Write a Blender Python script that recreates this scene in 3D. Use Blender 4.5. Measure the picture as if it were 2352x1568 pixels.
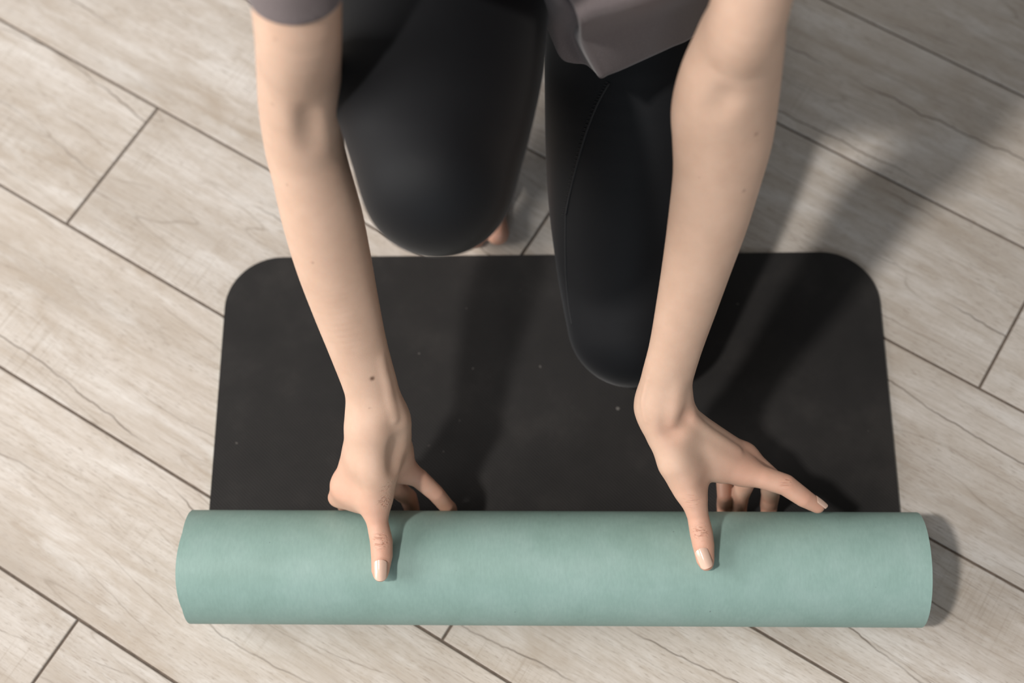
import bpy, bmesh, math, random
import numpy as np
from mathutils import Vector, Matrix

for o in list(bpy.data.objects):
    bpy.data.objects.remove(o)
scene = bpy.context.scene
COL = scene.collection

# ------------------------------------------------------------------ camera
FPX = 3479.564                       # focal length in pixels of the 2352 x 1568 frame
CAM = np.array([-0.0016411, 0.0, 1.305909])
FW = np.array([-0.02447224, 0.36434773, -0.93094137])
RT = np.array([0.99966616, 0.0011987, -0.02580971])
UP = np.array([0.00828779, 0.9312622, 0.36425543])
cam_data = bpy.data.cameras.new('camera')
cam_data.sensor_width = 36.0
cam_data.lens = FPX / 2352 * 36.0
cam_data.clip_start = 0.05
cam_data.dof.use_dof = True
cam_data.dof.focus_distance = 1.205
cam_data.dof.aperture_fstop = 3.2
cam = bpy.data.objects.new('camera', cam_data)
COL.objects.link(cam)
cam.matrix_world = Matrix(((RT[0], UP[0], -FW[0], CAM[0]), (RT[1], UP[1], -FW[1], CAM[1]),
                           (RT[2], UP[2], -FW[2], CAM[2]), (0, 0, 0, 1)))
scene.camera = cam

# ------------------------------------------------------------------ light
world = bpy.data.worlds.new('world')
scene.world = world
world.use_nodes = True
bg = world.node_tree.nodes['Background']
bg.inputs['Color'].default_value = (1.0, 0.975, 0.95, 1)
bg.inputs['Strength'].default_value = 0.27


def area(name, loc, target, sx, sy, power, col):
    d = bpy.data.lights.new(name, 'AREA')
    d.shape = 'RECTANGLE'
    d.size, d.size_y, d.energy, d.color = sx, sy, power, col
    o = bpy.data.objects.new(name, d)
    COL.objects.link(o)
    o.location = loc
    o.rotation_euler = (Vector(target) - Vector(loc)).to_track_quat('-Z', 'Y').to_euler()
    return o


area('ceiling_lamp', (-2.20, -0.85, 5.0), (0.0, 0.42, 0.1), 0.32, 0.32, 215, (1.0, 0.957, 0.91))
area('side_window_light', (-3.0, 0.35, 1.7), (0, 0.45, 0.15), 2.2, 1.7, 118, (1.0, 0.975, 0.95))
area('front_window_light', (-0.3, -3.0, 1.9), (0, 0.3, 0.1), 1.8, 1.5, 34, (0.76, 0.89, 1.0))

vs = scene.view_settings
vs.view_transform = 'Standard'
vs.look = 'None'
vs.exposure = -0.05
vs.gamma = 1.0
vs.use_curve_mapping = False


# ------------------------------------------------------------------ pixels to places
def ray(px, py):
    d = FW + (px - 1176) / FPX * RT - (py - 784) / FPX * UP
    return d / np.linalg.norm(d)


def at(px, py, z=0.0):
    d = ray(px, py)
    return CAM + d * (z - CAM[2]) / d[2]


def depth(P):
    return float((np.asarray(P) - CAM) @ FW)


# ------------------------------------------------------------------ materials
class NT:
    def __init__(self, name):
        self.m = bpy.data.materials.new(name)
        self.m.use_nodes = True
        self.t = self.m.node_tree
        self.n = self.t.nodes
        self.b = self.n['Principled BSDF']

    def add(self, kind, **kw):
        nd = self.n.new(kind)
        for k, v in kw.items():
            if hasattr(nd, k):
                setattr(nd, k, v)
            else:
                nd.inputs[k].default_value = v
        return nd

    def link(self, a, b):
        self.t.links.new(a, b)

    def mapping(self, src, scale, loc=None):
        mp = self.add('ShaderNodeMapping')
        mp.inputs['Scale'].default_value = scale
        self.link(src, mp.inputs['Vector'])
        if loc is not None:
            self.link(loc, mp.inputs['Location'])
        return mp.outputs[0]

    def noise(self, vec, scale=1.0, detail=3.0, rough=0.5, dist=0.0):
        nd = self.add('ShaderNodeTexNoise')
        nd.inputs['Scale'].default_value = scale
        nd.inputs['Detail'].default_value = detail
        nd.inputs['Roughness'].default_value = rough
        nd.inputs['Distortion'].default_value = dist
        self.link(vec, nd.inputs['Vector'])
        return nd.outputs['Fac']

    def ramp(self, fac, stops):
        nd = self.add('ShaderNodeValToRGB')
        cr = nd.color_ramp
        while len(cr.elements) < len(stops):
            cr.elements.new(0.5)
        for e, (p, c) in zip(cr.elements, stops):
            e.position = p
            e.color = c if len(c) == 4 else (*c, 1)
        self.link(fac, nd.inputs[0])
        return nd.outputs[0]

    def math(self, op, a, b=None, clamp=False):
        nd = self.add('ShaderNodeMath', operation=op)
        nd.use_clamp = clamp
        for i, v in enumerate((a, b)):
            if v is None:
                continue
            if isinstance(v, (int, float)):
                nd.inputs[i].default_value = v
            else:
                self.link(v, nd.inputs[i])
        return nd.outputs[0]

    def mix(self, fac, a, b, mode='MIX'):
        nd = self.add('ShaderNodeMix', data_type='RGBA', blend_type=mode)
        for s, v in ((nd.inputs[0], fac), (nd.inputs[6], a), (nd.inputs[7], b)):
            if isinstance(v, (int, float)):
                s.default_value = v
            elif isinstance(v, tuple):
                s.default_value = v if len(v) == 4 else (*v, 1)
            else:
                self.link(v, s)
        return nd.outputs[2]

    def bump(self, height, strength, dist, prev=None):
        nd = self.add('ShaderNodeBump')
        nd.inputs['Strength'].default_value = strength
        nd.inputs['Distance'].default_value = dist
        self.link(height, nd.inputs['Height'])
        if prev is not None:
            self.link(prev, nd.inputs['Normal'])
        return nd.outputs[0]

    def coord(self):
        return self.add('ShaderNodeTexCoord').outputs['Object']


G = lambda v: (v, v, v, 1)


def mat_plank():
    w = NT('whitewashed_plank')
    co = w.coord()
    inf = w.add('ShaderNodeObjectInfo')
    r = inf.outputs['Random']
    off = w.add('ShaderNodeCombineXYZ')
    w.link(w.math('MULTIPLY', r, 37.0), off.inputs[0])
    w.link(w.math('MULTIPLY', r, 91.0), off.inputs[1])
    off = off.outputs[0]
    sh = w.add('ShaderNodeVectorMath', operation='ADD')
    w.link(co, sh.inputs[0])
    w.link(off, sh.inputs[1])
    co = sh.outputs[0]
    broad = w.noise(w.mapping(co, (2.6, 17, 1)), 1, 5, 0.62, 0.4)
    col = w.ramp(broad, [(0.26, (0.365, 0.320, 0.276)), (0.42, (0.485, 0.440, 0.395)), (0.56, (0.560, 0.517, 0.474)), (0.74, (0.630, 0.594, 0.560))])
    fib = w.noise(w.mapping(co, (14, 420, 1)), 1, 3, 0.6)
    col = w.mix(w.ramp(fib, [(0.30, G(0.38)), (0.52, G(0.0))]), col, (0.30, 0.25, 0.20))
    stk = w.noise(w.mapping(co, (9, 75, 1)), 1, 8, 0.75, 0.3)
    col = w.mix(w.ramp(stk, [(0.46, G(0)), (0.66, G(0.62))]), col, (0.36, 0.30, 0.24))
    blot = w.noise(w.mapping(co, (11, 26, 1)), 1, 8, 0.72, 0.5)
    col = w.mix(w.ramp(blot, [(0.40, G(0.0)), (0.66, G(0.50))]), col, (0.385, 0.325, 0.265))
    lite = w.noise(w.mapping(co, (9, 34, 1)), 1, 7, 0.7, 0.3)
    col = w.mix(w.ramp(lite, [(0.52, G(0.0)), (0.72, G(0.55))]), col, (0.66, 0.64, 0.615))
    fleck = w.noise(w.mapping(co, (95, 950, 1)), 1, 2, 0.6)
    flm = w.noise(w.mapping(co, (7, 22, 1)), 1, 3, 0.6)
    flk = w.math('MULTIPLY', w.ramp(fleck, [(0.56, G(0)), (0.68, G(0.62))]), w.ramp(flm, [(0.36, G(0.30)), (0.58, G(1))]))
    col = w.mix(flk, col, (0.23, 0.185, 0.145))
    stain = w.noise(w.mapping(co, (7, 13, 1)), 1, 5, 0.62, 0.7)
    col = w.mix(w.ramp(stain, [(0.56, G(0)), (0.74, G(0.62))]), col, (0.34, 0.275, 0.212))
    # wavy grain lines along the board, closing around knots
    ln = w.noise(w.mapping(co, (1.3, 11.0, 1)), 1, 2.5, 0.5, 0.2)
    tri = w.math('ABSOLUTE', w.math('SUBTRACT', w.math('FRACT', w.math('MULTIPLY', ln, 8.0)), 0.5))
    lm = w.noise(w.mapping(co, (3.2, 16, 1)), 1, 2, 0.5)
    lines = w.math('MULTIPLY', w.ramp(tri, [(0.0, G(0.5)), (0.02, G(0.10)), (0.05, G(0))]), w.ramp(lm, [(0.44, G(0)), (0.62, G(1))]))
    col = w.mix(lines, col, (0.20, 0.16, 0.12))
    # a few long dark cracks
    sep = w.add('ShaderNodeSeparateXYZ')
    w.link(co, sep.inputs[0])
    ckn = w.noise(w.mapping(co, (2.2, 2.0, 1)), 1, 1, 0.5)
    ckf = w.noise(w.mapping(co, (26, 7, 1)), 1, 3, 0.6)
    cv = w.math('ADD', w.math('MULTIPLY', sep.outputs[1], 15.0), w.math('ADD', w.math('MULTIPLY', ckn, 2.2), w.math('MULTIPLY', ckf, 0.16)))
    ckd = w.math('ABSOLUTE', w.math('SUBTRACT', w.math('FRACT', cv), 0.5))
    ckm = w.noise(w.mapping(co, (3.4, 13.0, 1)), 1, 3, 0.6)
    crack = w.math('MULTIPLY', w.ramp(ckd, [(0.0, G(1)), (0.008, G(0.7)), (0.017, G(0))]), w.ramp(ckm, [(0.48, G(0)), (0.58, G(0.85))]))
    hv = w.math('ADD', w.math('MULTIPLY', sep.outputs[1], 41.0), w.math('ADD', w.math('MULTIPLY', ckn, 5.0), w.math('MULTIPLY', ckf, 0.30)))
    hd = w.math('ABSOLUTE', w.math('SUBTRACT', w.math('FRACT', hv), 0.5))
    hm = w.noise(w.mapping(co, (7.0, 34.0, 1)), 1, 4, 0.65)
    hair = w.math('MULTIPLY', w.ramp(hd, [(0.0, G(1)), (0.014, G(0.6)), (0.03, G(0))]), w.ramp(hm, [(0.48, G(0)), (0.62, G(0.55))]))
    col = w.mix(hair, col, (0.17, 0.135, 0.105))
    col = w.mix(crack, col, (0.105, 0.08, 0.06))
    # saw marks across the board in patches
    saw = w.noise(w.mapping(co, (330, 9, 1)), 1, 2, 0.5)
    sm = w.noise(w.mapping(co, (4.2, 10, 1)), 1, 2, 0.5)
    sawm = w.math('MULTIPLY', w.ramp(saw, [(0.52, G(0)), (0.66, G(0.38))]), w.ramp(sm, [(0.53, G(0)), (0.68, G(1))]))
    col = w.mix(sawm, col, (0.30, 0.25, 0.20))
    tone = w.ramp(r, [(0, (0.93, 0.93, 0.93)), (1, (1.05, 1.04, 1.03))])
    col = w.mix(1.0, col, tone, 'MULTIPLY')
    w.link(col, w.b.inputs['Base Color'])
    w.b.inputs['Roughness'].default_value = 0.62
    w.b.inputs['Specular IOR Level'].default_value = 0.3
    h = w.math('SUBTRACT', w.math('MULTIPLY', fib, 0.3), w.math('ADD', crack, w.math('MULTIPLY', lines, 0.5)))
    w.link(w.bump(h, 0.25, 0.0006), w.b.inputs['Normal'])
    return w.m


def mat_plain(name, col, rough, var=0.0, scale=60, spec=0.5, bump=0.0):
    w = NT(name)
    co = w.coord()
    n = w.noise(co, scale, 4, 0.6)
    lo = tuple(c * (1 - var) for c in col)
    hi = tuple(min(1, c * (1 + var)) for c in col)
    w.link(w.ramp(n, [(0.3, lo), (0.7, hi)]), w.b.inputs['Base Color'])
    w.b.inputs['Roughness'].default_value = rough
    w.b.inputs['Specular IOR Level'].default_value = spec
    if bump:
        w.link(w.bump(n, bump, 0.0005), w.b.inputs['Normal'])
    return w.m


def mat_black_rubber():
    w = NT('black_rubber')
    co = w.coord()
    cloud = w.noise(co, 11, 5, 0.62)
    col = w.ramp(cloud, [(0.3, (0.0085, 0.0076, 0.0073)), (0.52, (0.0130, 0.0116, 0.0110)), (0.72, (0.0230, 0.0206, 0.0190))])
    sp = w.noise(co, 130, 1, 0.5)
    col = w.mix(w.ramp(sp, [(0.80, G(0)), (0.83, G(0.8))]), col, (0.12, 0.11, 0.10))
    w.link(col, w.b.inputs['Base Color'])
    w.b.inputs['Roughness'].default_value = 0.72
    w.b.inputs['Specular IOR Level'].default_value = 0.28
    wv = w.add('ShaderNodeTexWave', wave_type='BANDS', bands_direction='DIAGONAL')
    wv.inputs['Scale'].default_value = 190
    wv.inputs['Distortion'].default_value = 0.5
    w.link(co, wv.inputs['Vector'])
    w.link(w.bump(wv.outputs['Fac'], 0.35, 0.0003), w.b.inputs['Normal'])
    return w.m


def mat_green_rubber():
    w = NT('sage_green_rubber')
    co = w.coord()
    n1 = w.noise(co, 16, 5, 0.6)
    col = w.ramp(n1, [(0.28, (0.185, 0.285, 0.250)), (0.5, (0.215, 0.322, 0.288)), (0.72, (0.250, 0.355, 0.325))])
    n2 = w.noise(w.mapping(co, (500, 160, 160)), 1, 2, 0.6)
    col = w.mix(0.35, col, w.mix(1.0, col, w.ramp(n2, [(0.3, (0.86, 0.87, 0.87)), (0.7, (1.1, 1.1, 1.1))]), 'MULTIPLY'))
    sp = w.noise(co, 210, 1, 0.5)
    col = w.mix(w.ramp(sp, [(0.165, G(0.9)), (0.19, G(0))]), col, (0.14, 0.2, 0.19))
    w.link(col, w.b.inputs['Base Color'])
    w.b.inputs['Roughness'].default_value = 0.56
    w.b.inputs['Specular IOR Level'].default_value = 0.4
    w.link(w.bump(n2, 0.18, 0.0003), w.b.inputs['Normal'])
    return w.m


def mat_skin():
    w = NT('skin')
    co = w.coord()
    n = w.noise(co, 38, 4, 0.6)
    base = w.ramp(n, [(0.3, (0.505, 0.335, 0.245)), (0.7, (0.565, 0.385, 0.288))])
    red = w.add('ShaderNodeAttribute', attribute_name='flush').outputs['Fac']
    col = w.mix(red, base, (0.58, 0.255, 0.17))
    mole = w.add('ShaderNodeAttribute', attribute_name='mole').outputs['Fac']
    col = w.mix(mole, col, (0.10, 0.045, 0.025))
    w.link(col, w.b.inputs['Base Color'])
    w.b.inputs['Roughness'].default_value = 0.5
    w.b.inputs['Specular IOR Level'].default_value = 0.38
    w.b.inputs['Subsurface Weight'].default_value = 0.22
    w.b.inputs['Subsurface Radius'].default_value = (1.0, 0.35, 0.2)
    w.b.inputs['Subsurface Scale'].default_value = 0.006
    cr_ = w.add('ShaderNodeAttribute', attribute_name='crease').outputs['Fac']
    cn = w.noise(w.mapping(co, (90, 620, 620)), 1, 2, 0.5)
    cl = w.math('MULTIPLY', w.ramp(cn, [(0.36, G(1)), (0.50, G(0))]), cr_)
    col = w.mix(w.math('MULTIPLY', cl, 0.5), col, (0.33, 0.13, 0.08))
    w.link(col, w.b.inputs['Base Color'])
    vo = w.add('ShaderNodeTexVoronoi')
    vo.inputs['Scale'].default_value = 900
    w.link(co, vo.inputs['Vector'])
    w.link(w.bump(cl, 0.8, -0.0006, w.bump(vo.outputs['Distance'], 0.10, 0.0004)), w.b.inputs['Normal'])
    return w.m


def mat_leggings():
    w = NT('black_leggings_knit')
    co = w.coord()
    n = w.noise(co, 20, 3, 0.5)
    w.link(w.ramp(n, [(0.3, (0.0036, 0.0039, 0.0050)), (0.7, (0.0048, 0.0051, 0.0063))]), w.b.inputs['Base Color'])
    w.b.inputs['Roughness'].default_value = 0.66
    w.b.inputs['Specular IOR Level'].default_value = 0.20
    w.b.inputs['Sheen Weight'].default_value = 0.10
    w.b.inputs['Sheen Roughness'].default_value = 0.38
    n2 = w.noise(co, 1500, 1, 0.5)
    w.link(w.bump(n2, 0.2, 0.0003), w.b.inputs['Normal'])
    return w.m


def mat_shirt():
    w = NT('mauve_grey_jersey')
    co = w.coord()
    n = w.noise(co, 1200, 2, 0.5)
    w.link(w.ramp(n, [(0.3, (0.108, 0.088, 0.088)), (0.7, (0.150, 0.124, 0.124))]), w.b.inputs['Base Color'])
    w.b.inputs['Roughness'].default_value = 0.85
    w.b.inputs['Specular IOR Level'].default_value = 0.2
    w.b.inputs['Sheen Weight'].default_value = 0.15
    w.link(w.bump(n, 0.25, 0.0003), w.b.inputs['Normal'])
    return w.m


M_PLANK = mat_plank()
M_GROUT = mat_plain('dark_grout', (0.125, 0.096, 0.075), 0.95, 0.25, 200)
M_BLACK = mat_black_rubber()
M_GREEN = mat_green_rubber()
M_SKIN = mat_skin()
M_LEG = mat_leggings()
M_SEAM = mat_plain('black_seam_thread', (0.006, 0.006, 0.007), 0.8, 0.1)
M_SHIRT = mat_shirt()
M_NAIL = mat_plain('nude_nail_polish', (0.66, 0.45, 0.35), 0.13, 0.02, 60, 0.6)
M_HAIR = mat_plain('brown_hair', (0.05, 0.028, 0.016), 0.5, 0.4, 220, 0.5, 0.6)
M_EYE = mat_plain('eye_white', (0.75, 0.73, 0.70), 0.15, 0.02)
M_IRIS = mat_plain('brown_iris', (0.04, 0.022, 0.012), 0.1, 0.2)
M_LIP = mat_plain('lip_skin', (0.46, 0.20, 0.16), 0.4, 0.06)


# ------------------------------------------------------------------ object helpers
def mesh_obj(name, verts, faces, mat, parent=None, smooth=True, sharp=None):
    me = bpy.data.meshes.new(name)
    me.from_pydata([tuple(map(float, v)) for v in verts] if not isinstance(verts, np.ndarray) else verts.tolist(), [],
                   faces if not isinstance(faces, np.ndarray) else faces.tolist())
    me.update()
    if smooth:
        me.polygons.foreach_set('use_smooth', [True] * len(me.polygons))
        if sharp:
            me.set_sharp_from_angle(angle=math.radians(sharp))
    me.materials.append(mat)
    o = bpy.data.objects.new(name, me)
    COL.objects.link(o)
    if parent:
        o.parent = parent
    return o


def empty(name, loc=(0, 0, 0)):
    o = bpy.data.objects.new(name, None)
    o.empty_display_size = 0.1
    COL.objects.link(o)
    o.location = loc
    return o


# ------------------------------------------------------------------ floor of wood-look planks
N = np.array([0.52312537, 0.85225574])      # across the planks
T = np.array([0.85225574, -0.52312537])     # along the planks
PW, PL, GAP, TH = 0.14885, 1.2, 0.0024, 0.009
ROW0 = 0.0015
JOINT = {-1: -0.4856, 0: 0.30, 1: -0.205, 2: -0.7296, 3: -0.3362, 4: 0.0893, 5: 0.52}
fl_v = [(-3.5, -2.5, -TH - 0.01), (3.5, -2.5, -TH - 0.01), (3.5, 3.9, -TH - 0.01), (-3.5, 3.9, -TH - 0.01)]
fl_v += [(x, y, -0.0016) for x, y, z in fl_v]
floor = mesh_obj('floor', fl_v, [(3, 2, 1, 0), (4, 5, 6, 7), (0, 1, 5, 4), (1, 2, 6, 5), (2, 3, 7, 6), (3, 0, 4, 7)], M_GROUT, smooth=False)
floor['kind'] = 'structure'
floor['label'] = 'pale whitewashed wood-look plank floor with dark joints'


def plank_mesh():
    l, w_, b = PL - GAP, PW - GAP, 0.0007
    v = []
    for z, ins in ((-TH, 0), (-b, 0), (0, b)):
        for x, y in ((0, 0), (l, 0), (l, w_), (0, w_)):
            v.append((x - l / 2 + (ins if x == 0 else -ins), y - w_ / 2 + (ins if y == 0 else -ins), z))
    f = [(3, 2, 1, 0), (8, 9, 10, 11)]
    for k in (0, 4):
        for i in range(4):
            j = (i + 1) % 4
            f.append((k + i, k + j, k + 4 + j, k + 4 + i))
    me = bpy.data.meshes.new('plank')
    me.from_pydata(v, [], f)
    me.materials.append(M_PLANK)
    return me


PLANK = plank_mesh()
random.seed(5)
for row in range(-17, 24):
    j0 = JOINT.get(row, random.uniform(-0.6, 0.6))
    nc = ROW0 + (row + 0.5) * PW
    for k in range(-4, 5):
        tc = j0 + (k + 0.5) * PL
        c = N * nc + T * tc
        if not (-2.9 < c[0] < 2.9 and -1.9 < c[1] < 3.3):
            continue
        o = bpy.data.objects.new('plank', PLANK)
        COL.objects.link(o)
        o.parent = floor
        o.location = (c[0], c[1], random.uniform(-0.00015, 0.0))
        o.rotation_euler = (0, 0, math.atan2(T[1], T[0]))

# ------------------------------------------------------------------ yoga mat, half rolled up
R0, YC, THK = 0.0501, 0.288, 0.0045
HALF, BACK, RC = 0.305, 0.5970, 0.052


def mat_profile():
    pts = []                                     # (y, z, normal_y, normal_z, halfwidth, xshift, skew)
    for s in list(np.linspace(0, 1, 22) ** 1.6 * RC) + list(np.linspace(RC, BACK - YC, 14))[1:]:
        y = BACK - s
        hw = HALF - (RC - math.sqrt(max(0, RC * RC - (RC - s) ** 2)) if s < RC else 0)
        pts.append((y, THK / 2, 0, -1, hw, 0, s / (BACK - YC)))
    phi, rm = 0.0, R0 - THK / 2
    step = math.radians(5)
    while True:
        phi += step
        r = rm - (THK + 0.0007) * phi / (2 * math.pi)
        if r < 0.012:
            break
        a = -math.pi / 2 - phi                   # bottom, then the camera side, then up and over
        turn = phi / (2 * math.pi)
        fr_ = turn % 1.0
        sh = -0.0040 * math.sin(math.pi * min(1, max(0, (fr_ - 0.18) / 0.5))) ** 2 if 1 <= turn < 2 else 0.0
        pts.append((YC + r * math.cos(a), R0 + r * math.sin(a), math.cos(a), math.sin(a), HALF, sh, 1))
    return pts


def mat_layer(name, o0, o1, m, parent):
    pr = mat_profile()
    NX = 24
    v, f = [], []
    for off in (o0, o1):
        for (y, z, ny, nz, hw, sh, sk) in pr:
            for i in range(NX + 1):
                x = -hw + 2 * hw * i / NX
                v.append((x + sh, y + ny * off - x * 0.009 * sk, z + nz * off))
    n, W = len(pr), NX + 1
    B = n * W
    for r in range(n - 1):
        for i in range(NX):
            a = r * W + i
            f.append((a, a + 1, a + W + 1, a + W))
            f.append((B + a, B + a + W, B + a + W + 1, B + a + 1))
        for i in (0, NX):
            a = r * W + i
            q = (a, a + W, B + a + W, B + a)
            f.append(q if i == 0 else q[::-1])
    for i in range(NX):
        f.append((i, B + i, B + i + 1, i + 1))
        a = (n - 1) * W + i
        f.append((a, a + 1, B + a + 1, B + a))
    o = mesh_obj(name, v, f, m, parent, True, 50)
    bm = bmesh.new()
    bm.from_mesh(o.data)
    bmesh.ops.recalc_face_normals(bm, faces=bm.faces)
    bm.to_mesh(o.data)
    bm.free()
    o.data.set_sharp_from_angle(angle=math.radians(50))
    return o


yoga = empty('yoga_mat', (0, 0.44, 0))
yoga['label'] = 'half-rolled yoga mat, black face up and sage green outside the roll'
yoga['category'] = 'yoga mat'
for nm, a, b, m, lb in (('black_layer', -THK / 2, 0.0, M_BLACK, 'black rubber face'), ('green_layer', 0.0, THK / 2, M_GREEN, 'sage green outer face')):
    o = mat_layer(nm, a, b, m, None)
    o.parent = yoga
    o.matrix_parent_inverse = Matrix.Translation((0, -0.44, 0))
    o['label'] = lb


# ------------------------------------------------------------------ signed-distance modelling of the body
def smin(a, b, k):
    h = np.clip(0.5 + 0.5 * (b - a) / k, 0, 1)
    return b + (a - b) * h - k * h * (1 - h)


def unit(v):
    v = np.asarray(v, float)
    return v / max(1e-9, np.linalg.norm(v))


class Chain:
    """Tube through sections (centre, half-width along e1, half-width across, e1)."""
    def __init__(self, secs, e1=None, dense=0):
        S = []
        for s in secs:
            c = np.asarray(s[0], float)
            a = s[1]
            b = s[2] if len(s) > 2 and s[2] else a
            e = np.asarray(s[3] if len(s) > 3 else (e1 if e1 is not None else RT), float)
            S.append((c, a, b, e))
        if dense and len(S) > 2:
            D = []
            for i in range(len(S) - 1):
                p = [S[max(0, min(len(S) - 1, j))] for j in (i - 1, i, i + 1, i + 2)]
                for k in range(dense):
                    t = k / dense
                    w = (-0.5 * t + t * t - 0.5 * t ** 3, 1 - 2.5 * t * t + 1.5 * t ** 3, 0.5 * t + 2 * t * t - 1.5 * t ** 3, -0.5 * t * t + 0.5 * t ** 3)
                    D.append(tuple(sum(w[q] * p[q][g] for q in range(4)) for g in range(4)))
            D.append(S[-1])
            S = D
        self.S = S
        m = max(max(s[1], s[2]) for s in S)
        cs = np.array([s[0] for s in S])
        self.lo, self.hi = cs.min(0) - m, cs.max(0) + m

    def __call__(self, P, pad=0.036):
        q = np.maximum(np.maximum(self.lo - P, P - self.hi), 0)
        far = np.sqrt(np.einsum('ij,ij->i', q, q))
        out = far + 0.005
        idx = np.nonzero(far < pad)[0]
        if len(idx) == 0:
            return out
        X = P[idx].astype(np.float32)
        best = np.full(len(X), 0.06, np.float32)
        many = len(self.S) > 6 and len(X) > 500
        for (c0, a0, b0, e0), (c1, a1, b1, e1) in zip(self.S[:-1], self.S[1:]):
            ax = c1 - c0
            L2 = ax @ ax
            if L2 < 1e-12:
                continue
            axn = (ax / math.sqrt(L2)).astype(np.float32)
            Y, sub = X, None
            if many:
                m = max(a0, a1, b0, b1) + pad
                al = (X - c0.astype(np.float32)) @ axn
                sub = np.nonzero((al > -m) & (al < math.sqrt(L2) + m))[0]
                if len(sub) == 0:
                    continue
                Y = X[sub]
            w = Y - c0.astype(np.float32)
            t = np.clip(w @ axn / np.float32(math.sqrt(L2)), 0, 1)
            qv = w - t[:, None] * ax.astype(np.float32)
            e = unit(e0 + e1 - ((e0 + e1) @ axn) * axn).astype(np.float32)
            g = np.cross(axn, e)
            a = np.float32(a0) + np.float32(a1 - a0) * t
            b = np.float32(b0) + np.float32(b1 - b0) * t
            mn = np.minimum(a, b)
            x, y, z = qv @ e / a, qv @ g / b, qv @ axn / mn
            k0 = np.sqrt(x * x + y * y + z * z)
            x, y, z = x / a, y / b, z / mn
            k1 = np.sqrt(x * x + y * y + z * z)
            r = np.where(k0 < 0.05, -mn * np.float32(0.95), k0 * (k0 - 1) / np.maximum(k1, 1e-9))
            if sub is None:
                best = np.minimum(best, r)
            else:
                best[sub] = np.minimum(best[sub], r)
        out[idx] = best
        return out


def cap(p0, r0, p1, r1, b=1.0, e1=None):
    return Chain([(p0, r0, r0 * b), (p1, r1, r1 * b)], e1)


def blend(prims, k):
    def f(P):
        d = prims[0](P)
        for p in prims[1:]:
            d = smin(d, p(P), k)
        return d
    return f


def surface_nets(f, lo, hi, h, proj=2):
    lo, hi = np.asarray(lo, float), np.asarray(hi, float)
    BS = 4 if h > 0.0025 else 6
    nb = np.ceil((hi - lo) / (h * BS)).astype(int)
    dims = nb * BS + 1
    ii = np.stack(np.meshgrid(*[np.arange(n) for n in nb], indexing='ij'), -1).reshape(-1, 3)
    ctr = lo + (ii + 0.5) * BS * h
    fc = np.concatenate([f(c) for c in np.array_split(ctr, max(1, len(ctr) // 200000))])
    V = np.repeat(np.repeat(np.repeat(fc.reshape(nb), BS, 0), BS, 1), BS, 2).astype(np.float32)
    V = np.pad(V, ((0, 1), (0, 1), (0, 1)), mode='edge')
    keep = ii[np.abs(fc) < BS * h * 0.87 * 1.2 + 0.001]
    loc = np.stack(np.meshgrid(*[np.arange(BS + 1)] * 3, indexing='ij'), -1).reshape(-1, 3)
    for ch in np.array_split(keep, max(1, len(keep) // 800)):
        if len(ch) == 0:
            continue
        gi = (ch[:, None, :] * BS + loc[None]).reshape(-1, 3)
        V[gi[:, 0], gi[:, 1], gi[:, 2]] = f(lo + gi * h)
    ins = V < 0
    nx, ny, nz = dims - 1
    cnt = np.zeros((nx, ny, nz), np.int8)
    for dx in (0, 1):
        for dy in (0, 1):
            for dz in (0, 1):
                cnt += ins[dx:dx + nx, dy:dy + ny, dz:dz + nz]
    cells = np.stack(np.nonzero((cnt > 0) & (cnt < 8)), -1)
    acc = np.zeros((len(cells), 3))
    num = np.zeros(len(cells))
    cor = [(a, b, c) for a in (0, 1) for b in (0, 1) for c in (0, 1)]
    cv = {c: V[cells[:, 0] + c[0], cells[:, 1] + c[1], cells[:, 2] + c[2]] for c in cor}
    for c in cor:
        for axis in range(3):
            if c[axis] == 0:
                d = list(c)
                d[axis] = 1
                va, vb = cv[c], cv[tuple(d)]
                cr = (va < 0) != (vb < 0)
                t = np.where(cr, va / np.where(cr, va - vb, 1), 0)
                p = np.array(c, float)[None] + 0 * acc
                p[:, axis] += t
                acc += p * cr[:, None]
                num += cr
    verts = lo + (cells + acc / num[:, None]) * h
    ix = np.full((nx, ny, nz), -1, np.int64)
    ix[cells[:, 0], cells[:, 1], cells[:, 2]] = np.arange(len(cells))
    quads = []
    for axis in range(3):
        u, v = [a for a in range(3) if a != axis]
        sl0 = [slice(None)] * 3
        sl1 = [slice(None)] * 3
        sl0[axis], sl1[axis] = slice(0, -1), slice(1, None)
        s0, s1 = ins[tuple(sl0)], ins[tuple(sl1)]
        e = np.stack(np.nonzero(s0 != s1), -1)
        e = e[(e[:, u] > 0) & (e[:, v] > 0) & (e[:, u] < dims[u] - 1) & (e[:, v] < dims[v] - 1)]
        flip = s0[e[:, 0], e[:, 1], e[:, 2]]
        q = []
        for du, dv in ((-1, -1), (0, -1), (0, 0), (-1, 0)):
            g = e.copy()
            g[:, u] += du
            g[:, v] += dv
            q.append(ix[g[:, 0], g[:, 1], g[:, 2]])
        q = np.stack(q, -1)
        if axis == 1:
            flip = ~flip
        q[~flip] = q[~flip][:, ::-1]
        quads.append(q)
    quads = np.concatenate(quads)
    quads = quads[(quads >= 0).all(1)]
    eps = h * 0.6
    tet = np.array([(1, -1, -1), (-1, -1, 1), (-1, 1, -1), (1, 1, 1)], float)
    for _ in range(proj):
        fv = f(verts)
        g = sum(t * f(verts + t * eps)[:, None] for t in tet) / (4 * eps)
        g2 = np.maximum((g * g).sum(1), 0.2)
        st = np.clip(fv / g2, -h, h)
        verts = verts - st[:, None] * g
    return verts, quads


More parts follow.
